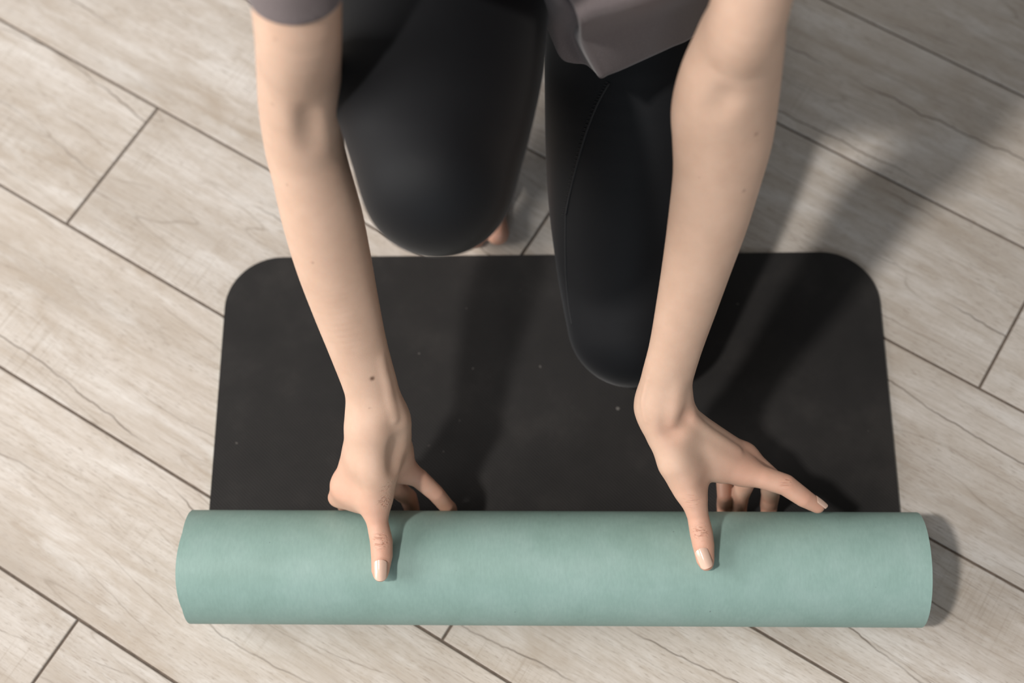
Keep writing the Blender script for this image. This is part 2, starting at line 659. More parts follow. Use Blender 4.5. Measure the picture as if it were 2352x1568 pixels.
def smooth_mesh(v, q, it=2, lam=0.5):
    n = len(v)
    a = np.concatenate([q[:, i] for i in range(4)] * 2)
    b = np.concatenate([q[:, (i + 1) % 4] for i in range(4)] + [q[:, (i - 1) % 4] for i in range(4)])
    deg = np.maximum(np.bincount(a, minlength=n), 1)
    for _ in range(it):
        m = np.stack([np.bincount(a, weights=v[b, k], minlength=n) for k in range(3)], -1) / deg[:, None]
        v = v + lam * (m - v)
    return v


def zl(z):
    return z + (0 if z < 0.115 else min(0.34 * (z - 0.115), 0.012 + 0.05 * (z - 0.15)))


# ------------------------------------------------------------------ arms, traced as (left px, right px, row, height, depth ratio)
def arm_sections(rows):
    out = []
    for i, (xl, xr, y, z, th) in enumerate(rows):
        j0, j1 = rows[max(0, i - 1)], rows[min(len(rows) - 1, i + 1)]
        sl = math.atan2((j1[0] + j1[1]) / 2 - (j0[0] + j0[1]) / 2, j1[2] - j0[2])
        c = at((xl + xr) / 2, y, zl(z))
        hw = (xr - xl) / 2 * depth(c) / FPX * math.cos(sl)
        out.append((c, hw, hw * th, RT))
    return out


ra_rows = [(580, 785, 30, 0.470, 1.10), (589, 784, 150, 0.412, 1.08), (594, 786, 240, 0.372, 1.02), (606, 791, 330, 0.338, 0.98), (622, 808, 400, 0.316, 0.98),
           (645, 836, 500, 0.285, 0.98), (675, 856, 600, 0.255, 0.95), (712, 874, 700, 0.226, 0.90), (752, 894, 800, 0.197, 0.84), (787, 917, 890, 0.171, 0.78),
           (802, 932, 960, 0.151, 0.78)]
la_rows = [(1632, 1820, 0, 0.468, 1.18), (1592, 1806, 100, 0.422, 1.05), (1556, 1797, 180, 0.388, 0.92), (1541, 1786, 250, 0.360, 0.88), (1544, 1774, 320, 0.336, 0.90),
           (1544, 1752, 400, 0.310, 0.94), (1533, 1722, 500, 0.279, 0.95), (1520, 1686, 600, 0.249, 0.93), (1505, 1650, 700, 0.219, 0.88), (1488, 1614, 800, 0.189, 0.82),
           (1469, 1590, 880, 0.165, 0.80), (1464, 1584, 935, 0.149, 0.80)]
SH_R, SH_L = np.array([-0.155, 0.625, 0.640]), np.array([0.150, 0.625, 0.645])
arm_r = Chain([(SH_R, 0.040, 0.045, RT), (SH_R * 0.5 + at(684, -10, 0.49) * 0.5, 0.032, 0.036, RT)] + arm_sections(ra_rows), dense=7)
arm_l = Chain([(SH_L, 0.040, 0.045, RT), (SH_L * 0.55 + at(1733, -60, 0.495) * 0.45, 0.0300, 0.034, RT)] + arm_sections(la_rows), dense=7)


def finger(*pts):
    return Chain([(p, r) for p, r in pts])


def lerp(a, b, t):
    return a * (1 - t) + b * t


V3 = lambda *a: np.array(a, float)
ah = lambda x, y, z: at(x, y, zl(z))
# right hand (image left): palm towards the camera behind the roll, thumb hooked over the top
rI, rP = ah(799, 1112, 0.110), ah(922, 1076, 0.100)
rM, rR = lerp(rI, rP, 0.36) + V3(0, 0.010, -0.002), lerp(rI, rP, 0.70) + V3(0, 0.008, -0.004)
r_pip = ah(775, 1142, 0.088)
R_THUMB = [(ah(861, 1132, 0.1215), 0.0124), (ah(863, 1165, 0.1185), 0.0103), (ah(867, 1200, 0.1140), 0.0088), (ah(876, 1243, 0.1088), 0.00925),
           (ah(877, 1275, 0.1068), 0.0088), (ah(874, 1308, 0.1052), 0.0074), (ah(874, 1318, 0.1046), 0.0062)]
r_palm = blend([cap(ah(866, 955, 0.152), 0.0205, ah(866, 1025, 0.136), 0.0205, 0.85),
                cap(ah(842, 1005, 0.140), 0.0150, rI, 0.0122),
                cap(ah(858, 1005, 0.136), 0.0150, rM, 0.0112),
                cap(ah(880, 1005, 0.134), 0.0150, rR, 0.0105),
                cap(ah(893, 975, 0.140), 0.0165, ah(903, 1048, 0.114), 0.0140),
                cap(ah(905, 1040, 0.114), 0.0130, rP, 0.0100),
                cap(ah(856, 995, 0.150), 0.0165, ah(862, 1075, 0.134), 0.0165),
                cap(ah(862, 1075, 0.134), 0.0160, ah(861, 1135, 0.1215), 0.0122),
                cap(ah(800, 1122, 0.111), 0.0095, ah(850, 1135, 0.118), 0.0095), cap(ah(838, 1055, 0.131), 0.0120, ah(822, 1125, 0.115), 0.0110),
                cap(ah(790, 1148, 0.093), 0.0070, ah(838, 1158, 0.104), 0.0070)], 0.013)
X_ = lambda px: at(px, 1165, 0.05)[0]


def under(px, r1, r2, tip_r):
    """The last two joints of a finger: down behind the roll and curled in under it."""
    return ((V3(X_(px), 0.3500, 0.046), r1), (V3(X_(px) + 0.001, 0.3470, 0.026), r2), (V3(X_(px) + 0.002, 0.3360, 0.0125), tip_r))


r_fingers = [Chain(R_THUMB),
             finger((rI, 0.0118), (r_pip, 0.0080), *under(784, 0.0076, 0.0072, 0.0062)),
             finger((rM, 0.0112), (rM + V3(0.0, 0.012, -0.034), 0.0086), *under(850, 0.0080, 0.0076, 0.0064)),
             finger((rR, 0.0104), (ah(906, 1118, 0.078), 0.0080), *under(936, 0.0076, 0.0070, 0.0062)),
             finger((rP, 0.0100), (ah(962, 1098, 0.093), 0.0082), (ah(1000, 1132, 0.079), 0.0072), (at(1024, 1160, 0.062), 0.0066), (V3(X_(1030), 0.3430, 0.036), 0.0062), (V3(X_(1034), 0.3340, 0.0130), 0.0058))]
# left hand (image right): back of the hand up, fingers to the side, thumb forward over the roll
lI, lM = ah(1706, 1080, 0.113), ah(1708, 1049, 0.104)
lR, lP = lM + V3(-0.004, 0.007, -0.018), lM + V3(-0.014, 0.010, -0.036)
L_THUMB = [(ah(1583, 1110, 0.1225), 0.0125), (ah(1595, 1150, 0.1190), 0.0105), (ah(1603, 1185, 0.1140), 0.0087), (ah(1611, 1224, 0.1090), 0.00935),
           (ah(1616, 1254, 0.1068), 0.0088), (ah(1620, 1284, 0.1058), 0.0074), (ah(1622, 1293, 0.1050), 0.0062)]
L_INDEX = [(lI, 0.0120), (ah(1752, 1096, 0.114), 0.0094), (ah(1804, 1113, 0.1115), 0.0088), (ah(1846, 1143, 0.1040), 0.0077), (ah(1878, 1162, 0.0965), 0.0060)]
l_palm = blend([cap(ah(1524, 925, 0.150), 0.0200, ah(1545, 985, 0.138), 0.0200, 0.9),
                cap(ah(1560, 985, 0.139), 0.0145, lI, 0.0116),
                cap(ah(1572, 975, 0.135), 0.0140, lM, 0.0108),
                cap(ah(1565, 975, 0.126), 0.0140, lR, 0.0108),
                cap(ah(1550, 970, 0.120), 0.0140, lP, 0.0100),
                cap(ah(1527, 975, 0.144), 0.0160, ah(1560, 1060, 0.131), 0.0150),
                cap(ah(1560, 1060, 0.131), 0.0150, ah(1583, 1112, 0.1225), 0.0122),
                cap(ah(1600, 1075, 0.122), 0.0085, ah(1655, 1085, 0.114), 0.0085)], 0.011)
l_fingers = [Chain(L_THUMB), Chain(L_INDEX),
             finger((lM, 0.0110), (ah(1768, 1096, 0.094), 0.0088), *under(1773, 0.0079, 0.0075, 0.0064)),
             finger((lR, 0.0106), (ah(1715, 1100, 0.078), 0.0085), *under(1703, 0.0077, 0.0072, 0.0062)),
             finger((lP, 0.0098), (lP + V3(0.004, -0.008, -0.018), 0.0076), *under(1668, 0.0068, 0.0064, 0.0056))]


def dent(d, P, c, r, depth_, k):
    """Press a soft hollow of the given radius and depth into a surface."""
    q = np.sqrt(((P - c) ** 2).sum(1)) / r
    return d + depth_ * np.exp(-(q * q) * k)


def hand_arm(arm, palm, fingers, dents, ridges):
    def f(P):
        pl = smin(palm(P), arm(P), 0.014)
        d = pl
        for i, fg in enumerate(fingers):
            d = np.minimum(d, smin(pl, fg(P), 0.012 if i == 0 else 0.007))
        for c, r, dp in dents:
            d = dent(d, P, c, r, dp, 1.0)
        for rg, k in ridges:
            d = smin(d, rg(P), k)
        return d
    return f


def surf_many(f, pts, z0=0.62, steps=80):
    """Where the lines of sight through pixels meet the surface."""
    D = np.array([ray(*p) for p in pts])
    t = (z0 - CAM[2]) / D[:, 2]
    for _ in range(steps):
        v = f(CAM + D * t[:, None])
        t = t + np.clip(v * 0.75, -0.01, 0.03)
        if np.abs(v).max() < 3e-5:
            break
    return CAM + D * t[:, None]


def surf(f, px, py):
    return surf_many(f, [(px, py)])[0]


def spots(f, rows):
    P_ = surf_many(f, [r[:2] for r in rows])
    return [(p, r[2], r[3]) for p, r in zip(P_, rows)]


f_r0 = hand_arm(arm_r, r_palm, r_fingers, [], [])
f_l0 = hand_arm(arm_l, l_palm, l_fingers, [], [])


def vein(f, pts, r, sink):
    P_ = surf_many(f, pts)
    n = len(P_) - 1
    return Chain([(p + unit(p - CAM) * (sink + r * 0.9 * abs(2 * i / n - 1) ** 3), r) for i, p in enumerate(P_)], dense=4)


r_dents = spots(f_r0, [(707, 250, 0.0085, 0.0024), (709, 270, 0.0080, 0.0040), (711, 290, 0.0080, 0.0044), (713, 310, 0.0085, 0.0036), (716, 335, 0.0095, 0.0024), (915, 1015, 0.009, 0.0045), (912, 1045, 0.010, 0.0055), (909, 1075, 0.008, 0.0050),
                       (910, 980, 0.009, 0.0028), (812, 1110, 0.012, 0.0016)])
l_dents = spots(f_l0, [(1668, 218, 0.010, 0.0020), (1658, 238, 0.010, 0.0028), (1645, 258, 0.010, 0.0020), (1545, 985, 0.010, 0.0062), (1578, 962, 0.008, 0.0040), (1622, 1112, 0.009, 0.0030), (1600, 1045, 0.011, 0.0016)])
r_ridges = [(vein(f_r0, [(872, 820), (880, 850), (888, 880), (896, 920), (905, 962)], 0.0022, 0.0019), 0.005)]
l_ridges = [(vein(f_l0, [(1590, 960), (1620, 986), (1655, 1010), (1692, 1036)], 0.0024, 0.0019), 0.006),
            (vein(f_l0, [(1490, 870), (1481, 900), (1477, 925), (1485, 965)], 0.0012, 0.0010), 0.003),
            (vein(f_l0, [(1556, 880), (1553, 915), (1549, 940), (1543, 965)], 0.0034, 0.0036), 0.008)]
f_r = hand_arm(arm_r, r_palm, r_fingers, r_dents, r_ridges)
f_l = hand_arm(arm_l, l_palm, l_fingers, l_dents, l_ridges)

# torso, head, legs and feet (under the clothes or outside the frame)
torso = Chain([(V3(0, 0.86, 0.31), 0.140, 0.100), (V3(0, 0.83, 0.36), 0.150, 0.105), (V3(0, 0.765, 0.46), 0.118, 0.088), (V3(0, 0.69, 0.56), 0.132, 0.097),
               (V3(0, 0.645, 0.625), 0.140, 0.088), (V3(-0.002, 0.625, 0.665), 0.105, 0.065)], V3(1, 0, 0), 3)
girdle = cap(SH_R + V3(0.01, 0, 0), 0.046, SH_L - V3(0.01, 0, 0), 0.046)
neck = cap(V3(0, 0.635, 0.67), 0.052, V3(0, 0.602, 0.79), 0.043)
HC, HF = V3(0, 0.572, 0.855), unit(V3(0, -0.80, -0.60))      # head centre, face direction (looking down at the mat)
HU = unit(V3(0, -0.60, 0.80))
HX = V3(1, 0, 0)
hp = lambda x, f, u: HC + HX * x + HF * f + HU * u
head_f = blend([Chain([(hp(0, -0.020, 0.030), 0.074, 0.088), (hp(0, 0.004, 0.030), 0.073, 0.086)], HX),
                cap(hp(0, 0.018, -0.020), 0.060, hp(0, 0.048, -0.078), 0.030),
                cap(hp(0, 0.082, 0.010), 0.008, hp(0, 0.104, -0.022), 0.0105),
                cap(hp(-0.03, 0.066, 0.026), 0.016, hp(0.03, 0.066, 0.026), 0.016),
                cap(hp(-0.036, 0.052, -0.024), 0.022, hp(0.036, 0.052, -0.024), 0.022),
                cap(hp(0, 0.064, -0.062), 0.018, hp(0, 0.078, -0.092), 0.015),
                cap(hp(-0.016, 0.080, -0.050), 0.007, hp(0.016, 0.080, -0.050), 0.007)], 0.016)
ears = [Chain([(hp(s * 0.074, -0.006, 0.02), 0.017, 0.006), (hp(s * 0.074, 0.0, -0.012), 0.011, 0.006)], HF) for s in (-1, 1)]
KR, KL = V3(-0.0755, 0.470, 0.403), V3(0.073, 0.503, 0.0640)
AR, AL = V3(-0.088, 0.735, 0.135), V3(0.095, 0.895, 0.045)
EX = V3(1, 0, 0)


def leg_r(g):
    return blend([Chain([(V3(-0.085, 0.85, 0.33), 0.092 + g, 0.088 + g), (V3(-0.080, 0.70, 0.362), 0.083 + g, 0.076 + g), (V3(-0.079, 0.575, 0.386), 0.0765 + g, 0.064 + g),
                         (V3(-0.077, 0.515, 0.398), 0.0650 + g, 0.056 + g), (KR, 0.0500 + g, 0.050 + g)], EX, 8),
                  Chain([(KR, 0.047 + g, 0.047 + g), (V3(-0.082, 0.525, 0.335), 0.045 + g, 0.045 + g), (V3(-0.090, 0.60, 0.262), 0.047 + g, 0.048 + g), (V3(-0.091, 0.68, 0.185), 0.038 + g, 0.040 + g), (AR, 0.032 + g, 0.034 + g)], EX, 8)], 0.014)


def leg_l(g):
    return blend([Chain([(V3(0.085, 0.85, 0.33), 0.092 + g, 0.088 + g), (V3(0.082, 0.70, 0.215), 0.086 + g, 0.080 + g), (V3(0.077, 0.61, 0.146), 0.0800 + g, 0.070 + g),
                         (V3(0.0745, 0.55, 0.098), 0.0700 + g, 0.060 + g), (KL, 0.0585 + g, 0.0575 + g)], EX, 8),
                  Chain([(KL - V3(0, 0, 0.008), 0.046 + g, 0.046 + g), (V3(0.078, 0.60, 0.058), 0.050 + g, 0.048 + g), (V3(0.084, 0.70, 0.060), 0.052 + g, 0.050 + g), (V3(0.090, 0.80, 0.052), 0.042 + g, 0.040 + g), (AL, 0.031 + g, 0.034 + g)], EX, 8)], 0.012)


def foot(ank, heel, ball, tips, base_r):
    pr = [cap(ank, 0.033, heel, 0.028), cap(heel, 0.027, ball[0], 0.016), cap(ank, 0.030, ball[0], 0.017), cap(ank, 0.028, ball[1], 0.015), cap(ball[0], 0.016, ball[1], 0.014)]
    core = blend(pr, 0.014)
    toes = [Chain([(lerp(ball[0], ball[1], i / 4), base_r[i] * 1.15), (lerp(lerp(ball[0], ball[1], i / 4), t, 0.6), base_r[i] * 0.95), (t, base_r[i])]) for i, t in enumerate(tips)]

    def f(P):
        c = core(P)
        d = c
        for t in toes:
            d = np.minimum(d, smin(c, t(P), 0.006))
        return d
    return f


TR = (0.0112, 0.0085, 0.008, 0.0075, 0.0072)
foot_r = foot(AR, V3(-0.083, 0.780, 0.110), (V3(-0.058, 0.664, 0.018), V3(-0.112, 0.690, 0.017)),
              [V3(-0.0495, 0.6165, 0.0115), V3(-0.070, 0.612, 0.009), V3(-0.086, 0.617, 0.0085), V3(-0.101, 0.627, 0.008), V3(-0.114, 0.640, 0.0075)], TR)
foot_l = foot(AL, V3(0.095, 0.935, 0.090), (V3(0.075, 1.030, 0.022), V3(0.125, 1.020, 0.020)),
              [V3(0.072, 1.080, 0.0118), V3(0.089, 1.082, 0.009), V3(0.103, 1.078, 0.0085), V3(0.117, 1.070, 0.008), V3(0.129, 1.060, 0.0075)], TR)
bust = [cap(V3(s * 0.062, 0.615, 0.575), 0.055, V3(s * 0.062, 0.60, 0.560), 0.048) for s in (-1, 1)]
trunk = blend([torso, girdle] + bust, 0.035)
LR, LL = leg_r(-0.003), leg_l(-0.003)


def f_body(P):
    t = trunk(P)
    h = head_f(P)
    for s_ in (-1, 1):
        h = dent(h, P, hp(s_ * 0.031, 0.090, 0.004), 0.014, 0.006, 1.0)
    for e in ears:
        h = smin(h, e(P), 0.008)
    t2 = smin(smin(t, neck(P), 0.03), h, 0.02)
    a, b = LR(P), LL(P)
    d = np.minimum(smin(t2, a, 0.03), smin(t2, b, 0.03))
    d = np.minimum(d, np.minimum(smin(a, foot_r(P), 0.012), smin(b, foot_l(P), 0.012)))
    return np.minimum(d, np.minimum(smin(t2, arm_r(P), 0.03), smin(t2, arm_l(P), 0.03)))


CUT = 0.555                                     # arms are sampled finer below this height
parts_v, parts_q, base = [], [], 0
for fn, lo, hi, hh in ((f_r, (-0.245, 0.245, 0.004), (-0.075, 0.70, CUT + 0.02), 0.0015), (f_l, (0.03, 0.245, 0.002), (0.245, 0.70, CUT + 0.02), 0.0015)):
    v, q = surface_nets(fn, lo, hi, hh, 1)
    v = smooth_mesh(v, q, 2, 0.5)
    parts_v.append(v)
    parts_q.append(q + base)
    base += len(v)
n_arms = base
v, q = surface_nets(f_body, (-0.26, 0.38, -0.004), (0.26, 1.12, 1.02), 0.006, 1)
# the coarse pass keeps everything except the arms below the cut
fa = np.minimum(f_r0(v), f_l0(v))
drop = (v[:, 2] < CUT) & (fa < 0.004) & (np.minimum(np.minimum(trunk(v), LR(v)), LL(v)) > 0.004)
q = q[~drop[q].any(1)]
parts_v.append(v)
parts_q.append(q + base)
BV, BQ = np.concatenate(parts_v), np.concatenate(parts_q)

person = empty('person', (0, 0.66, 0))
person['label'] = 'person in mauve-grey t-shirt and black leggings kneeling to roll the mat with both hands'
person['category'] = 'person'


def own(o, parent=None):
    o.parent = parent or person
    if parent is None:
        o.matrix_parent_inverse = Matrix.Translation((0, -0.66, 0))
    return o


body = own(mesh_obj('body', BV, BQ, M_SKIN))
flush = np.zeros(len(BV))


def warm(c, r, amt):
    global flush
    d2 = ((BV - c) ** 2).sum(1)
    flush = np.maximum(flush, amt * np.exp(-d2 / (r * r)))


for ch in (r_fingers + l_fingers):
    S = ch.S
    for i, s in enumerate(S):
        warm(s[0], 0.018, 0.46 + 0.18 * (i / (len(S) - 1)))
for c in (rI, rP, rM, rR, lI, lM, lR):
    warm(c, 0.030, 0.48)
for px, py in ((1545, 985), (1575, 955)):
    warm(surf(f_l, px, py), 0.014, 0.28)
for fo in ((-0.0495, 0.6165, 0.0115), (-0.07, 0.612, 0.009)):
    warm(V3(*fo), 0.03, 0.6)
mole = np.zeros(len(BV))
for fn, px, py, r, a in ((f_r, 855, 869, 0.0019, 0.95), (f_r, 718, 603, 0.0014, 0.30), (f_r, 625, 239, 0.0016, 0.30), (f_r, 659, 424, 0.0013, 0.22), (f_r, 632, 90, 0.0018, 0.2),
                         (f_l, 1737, 308, 0.0018, 0.42), (f_l, 1709, 438, 0.0015, 0.35), (f_l, 1606, 408, 0.001, 0.2), (f_r, 850, 937, 0.0009, 0.35)):
    c = surf(fn, px, py)
    mole = np.maximum(mole, a * np.exp(-(((BV - c) ** 2).sum(1) / (r * r)) ** 1.5))
crease = np.zeros(len(BV))
for fn, px, py, r, a in ((f_r, 875, 1243, 0.0065, 1.0), (f_l, 1609, 1222, 0.0065, 1.0), (f_l, 1807, 1110, 0.0050, 0.8), (f_r, 886, 1150, 0.0065, 0.8), (f_r, 890, 1120, 0.0060, 0.45), (f_l, 1590, 1150, 0.007, 0.4)):
    c = surf(fn, px, py)
    crease = np.maximum(crease, a * np.exp(-(((BV - c) ** 2).sum(1) / (r * r)) ** 2))
for nm, arr in (('flush', flush), ('mole', mole), ('crease', crease)):
    at_ = body.data.attributes.new(nm, 'FLOAT', 'POINT')
    at_.data.foreach_set('value', arr.astype(np.float32))


# ------------------------------------------------------------------ nails
def nail(c, d, up, w, l, parent=body):
    """Curved plate: c = middle of the nail on the skin, d = towards the tip, up = away from the finger."""
    d = unit(d)
    up = unit(up - (np.asarray(up) @ d) * d)
    s = np.cross(d, up)
    v, f = [], []
    NU, NV = 10, 12
    for layer in (0, 1):
        for j in range(NV + 1):
            t = j / NV
            for i in range(NU + 1):
                u = -1 + 2 * i / NU
                wid = w / 2 * (1 - 0.10 * t * t)
                e0 = -l / 2 + 0.20 * l * (1 - math.sqrt(max(0, 1 - 0.85 * u * u)))
                e1 = l / 2 - 0.16 * l * (1 - math.sqrt(max(0, 1 - 0.9 * u * u)))
                y = e0 + (e1 - e0) * t
                h = w * 0.24 * (1 - u * u) - w * 0.24 - 0.10 * (y / l + 0.1) ** 2 * l + 0.0004 - 0.0006 * layer
                v.append(c + s * (u * wid) + d * y + up * (h + w * 0.22))
    W = NU + 1
    B = (NV + 1) * W
    for j in range(NV):
        for i in range(NU):
            a = j * W + i
            f.append((a, a + 1, a + W + 1, a + W))
            f.append((B + a, B + a + W, B + a + W + 1, B + a + 1))
    ring = [i for i in range(NU)] + [j * W + NU for j in range(NV)] + [NV * W + NU - i for i in range(NU)] + [(NV - j) * W for j in range(NV)]
    for a, b in zip(ring, ring[1:] + ring[:1]):
        f.append((a, B + a, B + b, b))
    o = mesh_obj('fingernail', v, f, M_NAIL, None, True, 60)
    bm = bmesh.new()
    bm.from_mesh(o.data)
    bmesh.ops.recalc_face_normals(bm, faces=bm.faces)
    bm.to_mesh(o.data)
    bm.free()
    o.parent = parent
    o['label'] = 'glossy nude-pink nail'
    return o


view = lambda p: unit(CAM - p)
for fn, pts, w_ in ((f_r, ((874, 1308), (873.5, 1333), (874, 1288)), 0.0105), (f_l, ((1617, 1281), (1623, 1303), (1610, 1262)), 0.0108)):
    c = surf(fn, *pts[0])
    b = surf(fn, *pts[2])
    d = unit(c - b)
    up = np.cross(np.cross(d, view(c)), d)
    nail(c - unit(up) * 0.0004 + d * 0.0005, d + 0.0 * up, up, w_, 0.0168)
tip, prev = L_INDEX[-1][0], L_INDEX[-2][0]
d = unit(tip - prev)
up = unit(np.cross(np.cross(d, RT * 0.55 + UP * 0.80 - FW * 0.45), d))
nail(tip + up * 0.0044 - d * 0.0005, d - 0.10 * up, up, 0.0090, 0.0130)
for ch, side in ((r_fingers[1], V3(0, 1, 0.1)), (r_fingers[2], V3(0, 1, 0)), (r_fingers[3], V3(0, 1, 0)), (r_fingers[4], V3(0.2, 1, 0.3)), (l_fingers[2], V3(0.3, 1, 0)), (l_fingers[3], V3(0.3, 1, 0)), (l_fingers[4], V3(0.2, 1, 0))):
    a, b = ch.S[-2][0], ch.S[-1][0]
    d = unit(b - a)
    up = unit(side - (side @ d) * d)
    nail(b + up * 0.0052, d, up, 0.0085, 0.0115)

# ------------------------------------------------------------------ leggings
GL, GR = leg_l(0.0), leg_r(0.0)
hipw = Chain([(V3(0, 0.86, 0.31), 0.145, 0.105), (V3(0, 0.83, 0.36), 0.154, 0.109), (V3(0, 0.785, 0.43), 0.132, 0.098)], V3(1, 0, 0), 2)
fold_r = [Chain([(AR + V3(-0.036, -0.030, 0.045 - 0.012 * i), 0.006), (AR + V3(0.0, -0.052, 0.040 - 0.013 * i), 0.006), (AR + V3(0.038, -0.026, 0.038 - 0.014 * i), 0.007), (AR + V3(0.034, 0.015, 0.040 - 0.012 * i), 0.006)]) for i in range(3)]


def f_leg(P):
    h = hipw(P)
    a, b = smin(GL(P), h, 0.03), GR(P)
    for fr in fold_r:
        b = smin(b, fr(P), 0.008)
    b = smin(b, h, 0.03)
    d = np.minimum(a, b)
    # soft creases behind the bent knees
    for c, r, dp in ((V3(-0.128, 0.50, 0.36), 0.03, 0.003), (V3(-0.02, 0.53, 0.36), 0.03, 0.003)):
        d = dent(d, P, c, r, dp, 1.0)
    return d


v, q = surface_nets(f_leg, (-0.26, 0.38, 0.0), (0.26, 1.0, 0.56), 0.003, 1)
v = smooth_mesh(v, q, 6, 0.5)
leggings = own(mesh_obj('leggings', v, q, M_LEG))
leggings['label'] = 'black stretch leggings'
bm = bmesh.new()
bm.from_mesh(leggings.data)
for pc, pn, rad in ((AR + unit(KR - AR) * 0.014, unit(AR - KR), 0.09), (AL + unit(KL - AL) * 0.02, unit(AL - KL), 0.12), (V3(0, 0.785, 0.43), unit(V3(0, -0.6, 0.8)), 0.3)):
    near = [x for x in bm.verts if np.linalg.norm(np.array(x.co) - pc) < rad and (rad < 0.2 or x.co.y > 0.66)]
    ns = set(near)
    fs = [x for x in bm.faces if all(y in ns for y in x.verts)]
    es = {e for x in fs for e in x.edges}
    bmesh.ops.bisect_plane(bm, geom=near + list(es) + fs, plane_co=pc, plane_no=pn, clear_outer=True)
bm.to_mesh(leggings.data)
bm.free()
for p in leggings.data.polygons:
    p.use_smooth = True


def strip(name, f, pts, r, parent, mat_, sink=0.0, seg=8, dense=6):
    """A thin raised cord laid on a surface along pixels."""
    c = list(surf_many(f, pts))
    D = []
    for i in range(len(c) - 1):
        p = [c[max(0, min(len(c) - 1, j))] for j in (i - 1, i, i + 1, i + 2)]
        for k in range(dense):
            t = k / dense
            w = (-0.5 * t + t * t - 0.5 * t ** 3, 1 - 2.5 * t * t + 1.5 * t ** 3, 0.5 * t + 2 * t * t - 1.5 * t ** 3, -0.5 * t * t + 0.5 * t ** 3)
            D.append(sum(w[g] * p[g] for g in range(4)))
    D.append(c[-1])
    v_, f_ = [], []
    for i, p in enumerate(D):
        ax = unit(D[min(len(D) - 1, i + 1)] - D[max(0, i - 1)])
        u = unit(np.cross(ax, CAM - p))
        w = np.cross(u, ax)
        for k in range(seg):
            a = 2 * math.pi * k / seg
            v_.append(p + (u * math.cos(a) + w * math.sin(a)) * r - w * sink)
    for i in range(len(D) - 1):
        for k in range(seg):
            a, b = i * seg + k, i * seg + (k + 1) % seg
            f_.append((a, b, b + seg, a + seg))
    f_.append(tuple(range(seg))[::-1])
    f_.append(tuple(range((len(D) - 1) * seg, len(D) * seg)))
    o = mesh_obj(name, v_, f_, mat_)
    o.parent = parent
    return o


SEAM_TOP = [(1400, 190), (1372, 240), (1345, 310), (1325, 380), (1308, 450), (1300, 492)]
strip('seam', f_leg, SEAM_TOP, 0.0011, leggings, M_SEAM)
strip('seam', f_leg, [(1300, 492), (1299, 560), (1301, 640), (1307, 705), (1314, 745)], 0.0009, leggings, M_SEAM, 0.0004)
st_px = []                                      # zigzag stitches over the curved seam
for k in range(40):
    t = k / 39 * (len(SEAM_TOP) - 1)
    i = min(len(SEAM_TOP) - 2, int(t))
    a, b = np.array(SEAM_TOP[i], float), np.array(SEAM_TOP[i + 1], float)
    c = a + (b - a) * (t - i)
    dn = unit(b - a)
    nn = np.array([-dn[1], dn[0]])
    st_px += [tuple(c), tuple(c + nn * 9 + dn * 2)]
sp_ = surf_many(f_leg, st_px)
sv, sf = [], []
for a, b in zip(sp_[0::2], sp_[1::2]):
    ax = unit(b - a)
    u = unit(np.cross(ax, CAM - a))
    w = np.cross(u, ax)
    k = len(sv)
    for p in (a, b):
        sv += [p + u * 0.0006 - w * 0.0004, p + w * 0.0007, p - u * 0.0006 - w * 0.0004]
    sf += [(k, k + 1, k + 4, k + 3), (k + 1, k + 2, k + 5, k + 4), (k + 2, k, k + 3, k + 5), (k, k + 2, k + 1), (k + 3, k + 4, k + 5)]
mesh_obj('stitching', sv, sf, M_SEAM, leggings)

# ------------------------------------------------------------------ t-shirt
sh_torso = Chain([(V3(0, 0.80, 0.405), 0.150, 0.112), (V3(0, 0.765, 0.46), 0.138, 0.104), (V3(0, 0.69, 0.56), 0.147, 0.108), (V3(0, 0.645, 0.625), 0.152, 0.099), (V3(-0.002, 0.625, 0.665), 0.118, 0.076)], V3(1, 0, 0), 3)


def sleeve(sh, chain, n_keep, grow):
    return Chain([(c, a + g, b + g, e) for (c, a, b, e), g in zip(chain.S[:n_keep], np.linspace(grow[0], grow[1], n_keep))])


sl_r, sl_l = sleeve(SH_R, arm_r, 19, (0.007, -0.0015)), sleeve(SH_L, arm_l, 19, (0.007, 0.0))
f_shirt = blend([sh_torso, cap(SH_R + V3(0.01, 0, 0), 0.054, SH_L - V3(0.01, 0, 0), 0.054)] + [cap(V3(s * 0.062, 0.615, 0.575), 0.063, V3(s * 0.062, 0.60, 0.560), 0.056) for s in (-1, 1)] + [sl_r, sl_l], 0.03)
v, q = surface_nets(f_shirt, (-0.26, 0.42, 0.28), (0.26, 1.0, 0.78), 0.004, 1)
bm = bmesh.new()
me = bpy.data.meshes.new('tmp')
me.from_pydata(v.tolist(), [], q.tolist())
bm.from_mesh(me)
ra_ax = unit(SH_R - at(690, 150, 0.412))
la_ax = unit(SH_L - at(1700, 100, 0.422))
for pc, pn, rad in ((at(682, -12, zl(0.484)), -ra_ax, 0.10), (at(1745, -95, zl(0.505)), -la_ax, 0.10), (V3(0, 0.79, 0.425), unit(V3(0, 0.6, -0.8)), 0.4), (V3(0, 0.615, 0.705), V3(0, -0.2, 1), 0.12)):
    sel = [x for x in bm.verts if np.linalg.norm(np.array(x.co) - pc) < rad and (rad > 0.11 or abs(x.co.x) > 0.085)]
    ns = set(sel)
    fs = [x for x in bm.faces if all(y in ns for y in x.verts)]
    es = {e for x in fs for e in x.edges}
    bmesh.ops.bisect_plane(bm, geom=sel + list(es) + fs, plane_co=pc, plane_no=pn, clear_outer=True)
